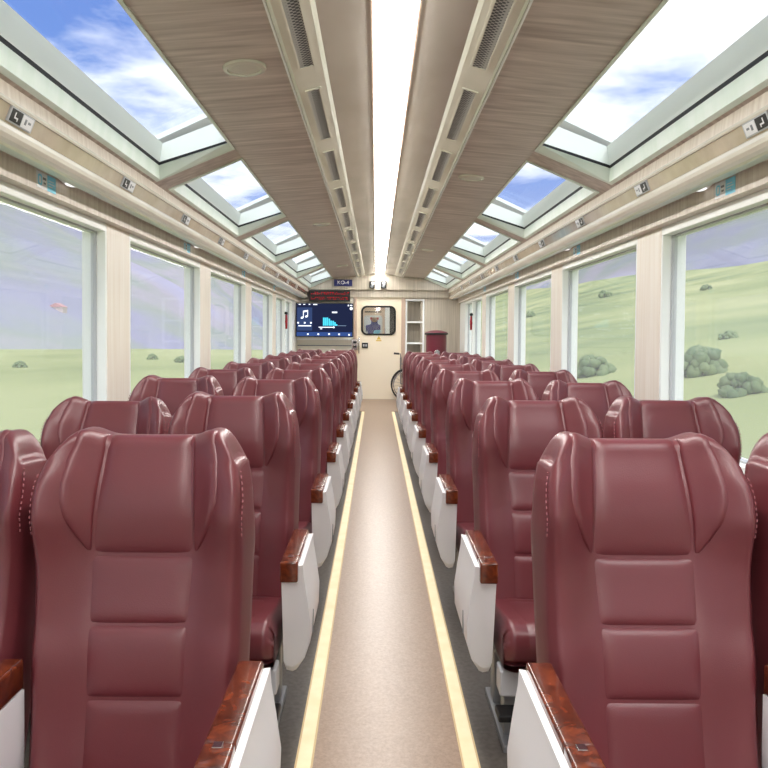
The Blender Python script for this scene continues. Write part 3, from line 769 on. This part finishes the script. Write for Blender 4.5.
def cushion_curve(b):
    ys = [0.47, 0.36, 0.22, 0.13, 0.085, 0.055, 0.045, 0.050, 0.075]
    zs = [0.318, 0.332, 0.356, 0.374, 0.376, 0.360, 0.325, 0.285, 0.265]
    k = np.linspace(0, 1, 9)
    return np.interp(b, k, ys), np.interp(b, k, zs)
def CS(a, b, hw=0.204):
    y, z = cushion_curve(b)
    for d in (-0.03, 0.03):
        y2, z2 = cushion_curve(np.clip(b + d, 0, 1)); y, z = y + y2, z + z2
    y, z = y / 3, z / 3
    e = np.clip((abs(a) - 0.86) / 0.14, 0, 1)
    y = y + (0.028 * e ** 2 if b > 0.55 else 0)
    return np.array([a * hw, y, z - 0.035 * e ** 2.2 * (1 if b < 0.7 else 0.2) - 0.006 * (1 - a * a)])

def cushion_mesh():
    As = np.concatenate([np.linspace(-1, -.84, 6), np.linspace(-.75, .75, 13), np.linspace(.84, 1, 6)]); Bs = np.linspace(0, 1, 30)
    na, nb = len(As), len(Bs); V = []; Fc = []
    for b in Bs:
        for a in As: V.append(CS(a, b))
    for b in Bs:
        for a in As:
            p = CS(a, b); V.append((p[0], p[1] + (0.012 if b > .9 else 0), 0.252))
    k = na * nb
    idx = lambda j, i: j * na + i
    for j in range(nb - 1):
        for i in range(na - 1):
            Fc.append((idx(j, i), idx(j, i + 1), idx(j + 1, i + 1), idx(j + 1, i)))
            Fc.append((k + idx(j, i), k + idx(j, i + 1), k + idx(j + 1, i + 1), k + idx(j + 1, i)))
    for j in range(nb - 1):
        for i in (0, na - 1): Fc.append((idx(j, i), idx(j + 1, i), k + idx(j + 1, i), k + idx(j, i)))
    for i in range(na - 1):
        for j in (0, nb - 1): Fc.append((idx(j, i), idx(j, i + 1), k + idx(j, i + 1), k + idx(j, i)))
    return V, Fc
def cushion_panel():
    V = []; Fc = []; na, nb = 13, 26
    for b in np.linspace(0, 1, nb):
        for a in np.linspace(-1, 1, na):
            p = CS(a * 0.70, 0.05 + 0.80 * b); h = 0.010 * (1 - abs(a) ** 6) * (1 - abs(2 * b - 1) ** 8) - 0.002
            y1, z1 = cushion_curve(0.05 + 0.8 * b + .01); y0, z0 = cushion_curve(0.05 + 0.8 * b - .01)
            n_ = np.array([0, (z1 - z0), -(y1 - y0)]); n_ = n_ / (np.linalg.norm(n_) + 1e-9)
            V.append(p + n_ * h)
    for j in range(nb - 1):
        for i in range(na - 1): Fc.append((j * na + i, j * na + i + 1, (j + 1) * na + i + 1, (j + 1) * na + i))
    return V, Fc

MESH = {}
def part(name, key, vf, m, parent, smooth=True):
    if key in MESH:
        o = bpy.data.objects.new(name, MESH[key]); return link(o, parent)
    V, Fc = vf()
    o = mesh_obj(name, V, Fc, m, parent, smooth); MESH[key] = o.data
    return o

colw = lambda z: np.interp(z, [0.36, 0.48, 0.60, 0.72, 0.80, 0.95], [0.101, 0.102, 0.105, 0.109, 0.105, 0.094])
gout = lambda z: np.interp(z, [0.73, 0.745, 0.765, 0.80, 0.84, 0.88, 0.92, 0.95], [0.1115, 0.122, 0.136, 0.153, 0.163, 0.166, 0.162, 0.152])

def stitch_mesh(s):
    bm = bmesh.new()
    for tt in np.arange(0.80, 1.0, 0.018):
        p = SF(s * 1.0, tt); q = SF(s * 1.0, min(1.0, tt + 0.009))
        add_tube(bm, [p + np.array([s * 0.005, 0.006, 0]), q + np.array([s * 0.005, 0.006, 0])], 0.0014, 6)
    me = bpy.data.meshes.new('stitching'); bm.to_mesh(me); bm.free(); me.materials.append(M['stitch']); return me

def arm_mesh(aisle):
    """white armrest body; aisle side = -x. Loft of XZ sections along Y."""
    bm = bmesh.new(); rings = []
    ys = [0.115, 0.122, 0.16, 0.22, 0.30, 0.38, 0.44, 0.456, 0.461]
    for i, y in enumerate(ys):
        k = min(1, (y - 0.115) / 0.18)
        zb = 0.175 + (0.02 if i in (0, len(ys) - 1) else 0)
        ins = 0.006 if i in (0, len(ys) - 1) else 0.0
        bulge = 0.020 if aisle else 0.004
        if aisle:
            pr = [(0.024, 0.484), (-0.026, 0.484), (-0.026, 0.530), (-0.040, 0.532), (-0.042, 0.50), (-0.046 - 0.3 * bulge, 0.44), (-0.046 - bulge * 0.8, 0.37), (-0.042 - bulge * 0.9, 0.30), (-0.030 - bulge * 0.5, 0.235), (-0.012, zb + 0.008), (0.0, zb), (0.018, zb + 0.006), (0.024, 0.22)]
        else:
            pr = [(0.022, 0.484), (-0.022, 0.484), (-0.022, 0.44), (-0.022, 0.37), (-0.020, 0.30), (-0.014, 0.27), (0.014, 0.27), (0.020, 0.30)]
        # front edge slopes back towards the bottom
        ring = []
        for (x, z) in pr:
            dy = 0.0
            if y < 0.25: dy = (0.25 - y) / 0.135 * 0.10 * max(0, (0.33 - z) / 0.16) ** 1.3
            if y > 0.40: dy = -(y - 0.40) / 0.068 * 0.06 * max(0, (0.30 - z) / 0.13)
            cxm, czm = -0.01, 0.36
            ring.append(bm.verts.new((x + (cxm - x) * ins * 4, y + dy, z + (czm - z) * ins * 1.5)))
        rings.append(ring)
    n = len(rings[0])
    for A, B in zip(rings[:-1], rings[1:]):
        for k in range(n): bm.faces.new((A[k], A[(k + 1) % n], B[(k + 1) % n], B[k]))
    bm.faces.new(rings[0]); bm.faces.new(rings[-1])
    bmesh.ops.recalc_face_normals(bm, faces=bm.faces)
    return bm

def shade_auto(o, ang=40):
    me = o.data
    me.polygons.foreach_set('use_smooth', [True] * len(me.polygons))
    bm = bmesh.new(); bm.from_mesh(me)
    for e in bm.edges:
        if len(e.link_faces) == 2 and e.calc_face_angle(0) > math.radians(ang): e.smooth = False
    bm.to_mesh(me); bm.free()

def make_seat(side, aisle):
    """side -1 left, +1 right; origin on the floor below the seat centre"""
    root = empty('train_seat')
    b = part('backrest', 'back', backrest_mesh, M['leather'], root)
    part('headrest_panel', 'head', lambda: patch_mesh(lambda z: -colw(z), lambda z: colw(z), 0.7305, 0.949, 0.008, 21, 21, top=True), M['leather'], b)
    part('side_gusset', 'gl', lambda: patch_mesh(lambda z: -gout(z), lambda z: -colw(z) - 0.001, 0.733, 0.947, 0.006, 13, 21, top=True), M['leather'], b)
    part('side_gusset', 'gr', lambda: patch_mesh(lambda z: colw(z) + 0.001, lambda z: gout(z), 0.733, 0.947, 0.006, 13, 21, top=True), M['leather'], b)
    for k, (a, c) in enumerate(((0.5950, 0.7290), (0.4522, 0.5938), (0.29, 0.4508))):
        part('lumbar_panel', 'lum%d' % k, lambda: patch_mesh(lambda z: -colw(z), lambda z: colw(z), a, c, 0.008, 23, 19, p=9, q=7), M['leather'], b)
    for s in (-1, 1):
        key = 'st%d' % s
        if key not in MESH: MESH[key] = stitch_mesh(s)
        o = bpy.data.objects.new('stitching', MESH[key]); link(o, b)
    c = part('seat_cushion', 'cush', cushion_mesh, M['leather'], root)
    part('cushion_panel', 'cpan', cushion_panel, M['leather'], c)
    # armrest on the aisle side of the seat
    ax = -side * (0.243 if aisle else 0.235)
    key = 'arm%d%d' % (side, aisle)
    if key in MESH:
        a_ = link(bpy.data.objects.new('armrest', MESH[key]), root)
    else:
        bm = arm_mesh(aisle)
        if side < 0: bmesh.ops.scale(bm, vec=(-1, 1, 1), verts=bm.verts)
        a_ = bm_obj('armrest', bm, M['plastic'], root); shade_auto(a_, 28); MESH[key] = a_.data
    a_.location = (ax, 0, 0)
    hw_ = 0.026 if aisle else 0.022
    for key, nm_, bb, m_, bv in (('wood', 'armrest_top', (-hw_, hw_, 0.165, 0.462, 0.484, 0.545), M['burl'], 0.006),
                              ('woodf', 'armrest_tip', (-hw_, hw_, 0.098, 0.1635, 0.484, 0.545), M['burl'], 0.006)):
        key += str(int(aisle))
        if key in MESH: o = link(bpy.data.objects.new(nm_, MESH[key]), a_)
        else:
            o = box(nm_, bb, m_, a_, bev=bv, seg=3); shade_auto(o, 50); MESH[key] = o.data
    if 'tab' not in MESH:
        o = box('recline_button', (-0.008, 0.008, 0.142, 0.160, 0.545, 0.5485), M['chrome'], a_, bev=0.001); MESH['tab'] = o.data
    else: link(bpy.data.objects.new('recline_button', MESH['tab']), a_)
    if aisle:
        k2 = 'slot%d' % side
        if k2 in MESH: link(bpy.data.objects.new('tray_slot', MESH[k2]), a_)
        else:
            bm = bmesh.new(); x0, x1 = sorted((-side * 0.056, -side * 0.0635))
            add_box(bm, x0, x1, 0.20, 0.205, 0.30, 0.37)
            o = bm_obj('panel_slot', bm, M['greyprint'], a_); MESH[k2] = o.data
    # pedestal
    if 'ped' not in MESH:
        bm = bmesh.new()
        add_box(bm, -0.19, 0.19, 0.10, 0.42, 0.20, 0.252, bev=0.006)
        add_box(bm, -0.19, -0.13, 0.14, 0.20, 0.02, 0.20, bev=0.004); add_box(bm, 0.13, 0.19, 0.14, 0.20, 0.02, 0.20, bev=0.004)
        add_box(bm, -0.19, -0.13, 0.33, 0.39, 0.02, 0.20, bev=0.004); add_box(bm, 0.13, 0.19, 0.33, 0.39, 0.02, 0.20, bev=0.004)
        add_box(bm, -0.20, -0.12, 0.08, 0.44, 0.0, 0.022, bev=0.004); add_box(bm, 0.12, 0.20, 0.08, 0.44, 0.0, 0.022, bev=0.004)
        o = bm_obj('seat_base', bm, M['base_metal'], root); MESH['ped'] = o.data
    else: o = link(bpy.data.objects.new('seat_base', MESH['ped']), root)
    if aisle:
        pk = 'box%d' % side
        x0, x1 = sorted((-side * 0.13, -side * 0.21))
        if pk in MESH: link(bpy.data.objects.new('hinge_box', MESH[pk]), root)
        else: MESH[pk] = box('hinge_box', (x0, x1, 0.09, 0.16, 0.16, 0.235), M['plastic_grey'], root, bev=0.005).data
        pk = 'ped%d' % side
        x0, x1 = sorted((-side * 0.16, -side * 0.22))
        if pk in MESH: link(bpy.data.objects.new('pedal', MESH[pk]), root)
        else: MESH[pk] = box('pedal', (x0, x1, 0.05, 0.12, 0.105, 0.125), M['black'], root, bev=0.005).data
    return root

ROWS = {-1: 10, 1: 9}
RECLINE = {(-1, False, 2): 9, (1, True, 1): 2, (1, True, 2): 4, (-1, False, 3): -3, (-1, True, 2): -2, (1, False, 3): 3, (-1, False, 1): 4, (1, False, 2): 2}
for side, nm in SIDES:
    for aisle in (True, False):
        x = 0.53 if aisle else 1.0
        proto = None
        for n in range(1, ROWS[side] + 1):
            if proto is None: o = proto = make_seat(side, aisle)
            else: o = copy_tree(proto)
            o.location = (side * x + (0.004 if side > 0 and aisle and n < 3 else 0), float(n), 0)
            where = 'nearest the camera' if n == 1 else ('last before the end wall' if n == ROWS[side] else '%s row from the camera' % ORD[n - 1])
            if aisle: lb = 'maroon leather aisle seat on the %s, %s' % (nm, where)
            else: lb = 'maroon leather window seat on the %s, %s' % (nm, where)
            tag(o, lb, 'seat', 'maroon train seats')
            th = math.radians(RECLINE.get((side, aisle, n), 0))      # some backs lean further than others
            bk = [c for c in o.children if c.name.startswith('backrest')][0]
            bk.rotation_euler = (-th, 0, 0)
            hp = Vector((0, 0.49, 0.36)); bk.location = hp - Matrix.Rotation(-th, 3, 'X') @ hp

# ------------------------------------------------------------------ outdoors
rng = np.random.RandomState(3)
def vnoise(x, y, seed=0):
    s = 0
    for k, (fx_, fy_, am) in enumerate(((1, 1, 1), (2.1, 1.7, .5), (4.3, 3.9, .25))):
        s += am * math.sin(x * fx_ + 1.3 * seed + k) * math.cos(y * fy_ * 0.9 + 2.1 * seed + 2 * k + 0.6 * math.sin(x * fx_ * .7))
    return s
def zl(D, Y):   # left meadow, absolute height
    return CZ + min(-2.7, -0.0218 * Y) + 0.15 * vnoise(D / 14, Y / 20) * min(1, D / 30)
def zml(D, Y):
    k = max(0, (D - 58) / 400)
    return CZ + min(-2.7, -0.0218 * Y) - 2 + 330 * (k ** 1.15) + 22 * min(1, k * 3) * vnoise(D / 70, Y / 130, 1)
def ridge(Y): return 26 + max(0, (Y - 249)) * 0.036
def zr(D, Y):
    return CZ - 2.7 + (ridge(Y) + 2.7) * max(0, (D - 4) / 126) ** 1.1 + 0.9 * vnoise(D / 22, Y / 40, 2) * min(1, D / 40)
def zmr(D, Y):
    k = max(0, (D - 120) / 400)
    return CZ + 5 + 330 * k ** 1.0 + 24 * min(1, k * 3) * vnoise(D / 80, Y / 140, 4)
def terrain(name, fn, s, Ds, Ys, m, label):
    V = []; Fc = []
    for D in Ds:
        for Y in Ys: V.append((s * D, Y, fn(D, Y)))
    n = len(Ys)
    for i in range(len(Ds) - 1):
        for j in range(n - 1): Fc.append((i * n + j, i * n + j + 1, (i + 1) * n + j + 1, (i + 1) * n + j))
    o = mesh_obj(name, V, Fc, m); tag(o, label, kind='structure'); return o
Ysn = list(np.linspace(-60, 200, 40)) + list(np.geomspace(215, 3000, 40))
terrain('field_left', zl, -1, list(np.linspace(-0.0, 10, 6)) + list(np.linspace(12, 75, 24)), Ysn, M['meadow'], 'pale green meadow outside the left windows')
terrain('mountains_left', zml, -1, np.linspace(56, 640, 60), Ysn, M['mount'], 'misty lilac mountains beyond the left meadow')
terrain('hill_right', zr, 1, list(np.linspace(0, 10, 6)) + list(np.linspace(12, 130, 40)), Ysn, M['hill'], 'rolling green hillside outside the right windows')
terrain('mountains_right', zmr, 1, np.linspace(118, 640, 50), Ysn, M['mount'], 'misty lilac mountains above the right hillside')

def hit(px, py, fn, s):
    for Y in np.geomspace(5, 2500, 1500):
        x = CX + (px - 376) * Y / F; z = CZ - (py - 335) * Y / F
        if s * x > 1.7 and z <= fn(s * x, Y): return x, Y, fn(s * x, Y)
    return None
def bush(px, py, rpx, fn, s, label):
    h = hit(px, py, fn, s)
    if not h: return
    x, y, z = h; r = rpx * y / F
    o = empty('bush', (x, y, z - 0.1)); tag(o, label, 'bush', 'bushes in the fields')
    bm = bmesh.new()
    rr_ = random.Random(int(px * 7 + py))
    for k in range(70):
        an = rr_.uniform(0, 6.283); el = rr_.uniform(0, 1.45); q_ = rr_.uniform(0.6, 0.95) * r
        c = Vector((q_ * 1.15 * math.cos(an) * math.cos(el), q_ * math.sin(an) * math.cos(el), r * 0.15 + q_ * math.sin(el)))
        g = bmesh.ops.create_icosphere(bm, subdivisions=2, radius=r * rr_.uniform(0.16, 0.32))
        for v in g['verts']:
            v.co *= 1 + 0.22 * vnoise(v.co.x / r * 19 + k, v.co.z / r * 17 + v.co.y / r * 13, k)
            v.co += c
    bm_obj('foliage', bm, M['bush'], o, True)
    tube('trunk', [(0, 0, -0.1), (0, 0, 0.6 * r)], 0.09 * r, M['bark'], o, 8)
bush(700, 372, 24, zr, 1, 'large dark bush on the right hillside, in the nearest right window')
bush(742, 392, 20, zr, 1, 'broad green bush low at the edge of the nearest right window')
bush(728, 336, 8, zr, 1, 'small round bush halfway up the hill in the nearest right window')
bush(705, 288, 5, zr, 1, 'tiny bush high on the hill in the nearest right window')
bush(604, 296, 6, zr, 1, 'small dark bush high on the hill in the second right window')
bush(592, 374, 18, zr, 1, 'wide bush low on the hill in the second right window')
bush(530, 316, 5, zr, 1, 'lone small bush in the third right window')
bush(20, 370, 6, zl, -1, 'small dark bush on the meadow in the nearest left window')
bush(152, 361, 5, zl, -1, 'small bush on the meadow in the second left window, left one')
bush(181, 364, 6, zl, -1, 'small bush on the meadow in the second left window, right one')
h = hit(58, 312, zml, -1)
if h:
    x, y, z = h; k = y / F
    o = empty('farmhouse', (x, y, z - 1)); tag(o, 'small pinkish farmhouse on the lower left mountain slope', 'house')
    box('wall', (-7 * k, 7 * k, -5 * k, 5 * k, -2 * k, 6 * k), M['house_wall'], o)
    extrude_prof('roof', [(-8 * k, 6 * k), (0, 10 * k), (8 * k, 6 * k)], -6 * k, 6 * k, M['house_roof'], o)

# ------------------------------------------------------------------ world, sun, camera
wd = bpy.data.worlds.new('sky'); SC.world = wd; wd.use_nodes = True
nt = wd.node_tree; nt.nodes.clear(); L = nt.links.new
out = nt.nodes.new('ShaderNodeOutputWorld'); bg = nt.nodes.new('ShaderNodeBackground'); L(bg.outputs[0], out.inputs[0])
tc = nt.nodes.new('ShaderNodeTexCoord'); sp_ = nt.nodes.new('ShaderNodeSeparateXYZ'); L(tc.outputs['Generated'], sp_.inputs[0])
def math_n(op, a, b=None):
    n = nt.nodes.new('ShaderNodeMath'); n.operation = op
    for i, v in enumerate((a, b)):
        if v is None: continue
        if isinstance(v, (int, float)): n.inputs[i].default_value = v
        else: L(v, n.inputs[i])
    return n.outputs[0]
zc = math_n('MAXIMUM', sp_.outputs[2], 0.02)
den = math_n('ADD', zc, 0.10)
cb = nt.nodes.new('ShaderNodeCombineXYZ'); L(math_n('DIVIDE', sp_.outputs[0], den), cb.inputs[0]); L(math_n('DIVIDE', sp_.outputs[1], den), cb.inputs[1])
mp = nt.nodes.new('ShaderNodeMapping'); L(cb.outputs[0], mp.inputs[0]); mp.inputs['Location'].default_value = (22.9, 28.2, 0); mp.inputs['Scale'].default_value = (1.2, 1.3, 1)
nz = nt.nodes.new('ShaderNodeTexNoise'); nz.inputs['Scale'].default_value = 1.0; nz.inputs['Detail'].default_value = 7; nz.inputs['Roughness'].default_value = 0.55
nz.inputs['Distortion'].default_value = 0.25
L(mp.outputs[0], nz.inputs['Vector'])
cr = nt.nodes.new('ShaderNodeValToRGB'); cr.color_ramp.elements[0].position = 0.40; cr.color_ramp.elements[1].position = 0.57
L(nz.outputs[0], cr.inputs[0])
gr = nt.nodes.new('ShaderNodeValToRGB'); e = gr.color_ramp.elements
e[0].position = 0.0; e[0].color = lin(214, 216, 236); e[1].position = 0.24; e[1].color = lin(104, 148, 226)
x_ = e.new(0.60); x_.color = lin(76, 122, 210)
L(zc, gr.inputs[0])
mx = nt.nodes.new('ShaderNodeMix'); mx.data_type = 'RGBA'
L(cr.outputs[0], mx.inputs[0]); L(gr.outputs[0], mx.inputs[6]); mx.inputs[7].default_value = (1.35, 1.36, 1.37, 1)
L(mx.outputs[2], bg.inputs[0]); bg.inputs[1].default_value = 0.68

sd = bpy.data.lights.new('sun', 'SUN'); sd.energy = 1.9; sd.angle = math.radians(35); sd.color = (1, 0.97, 0.92)
so = bpy.data.objects.new('sun', sd); link(so); so.rotation_euler = (math.radians(28), math.radians(12), 0); so.location = (0, 0, 20)

cam = bpy.data.cameras.new('camera'); co = bpy.data.objects.new('camera', cam); link(co)
PITCH = math.radians(1.5); ROLL = math.radians(0.4)
cam.sensor_width = 36.0; cam.lens = F / 768 * 36
R = Matrix.Rotation(PI / 2 - PITCH, 4, 'X') @ Matrix.Rotation(ROLL, 4, 'Z')
co.matrix_world = Matrix.Translation((CX, 0, CZ)) @ R
cam.shift_x = 8 / 768
cam.shift_y = -(49 - F * math.tan(PITCH)) / 768
cam.clip_start = 0.05; cam.clip_end = 6000
SC.camera = co
SC.view_settings.view_transform = 'Standard'; SC.view_settings.look = 'None'; SC.view_settings.gamma = 1.0; SC.view_settings.use_curve_mapping = False
SC.view_settings.exposure = 0.78
SC.cycles.use_denoising = True
SC.cycles.max_bounces = 10; SC.cycles.transparent_max_bounces = 16
SC.cycles.sample_clamp_indirect = 6.0
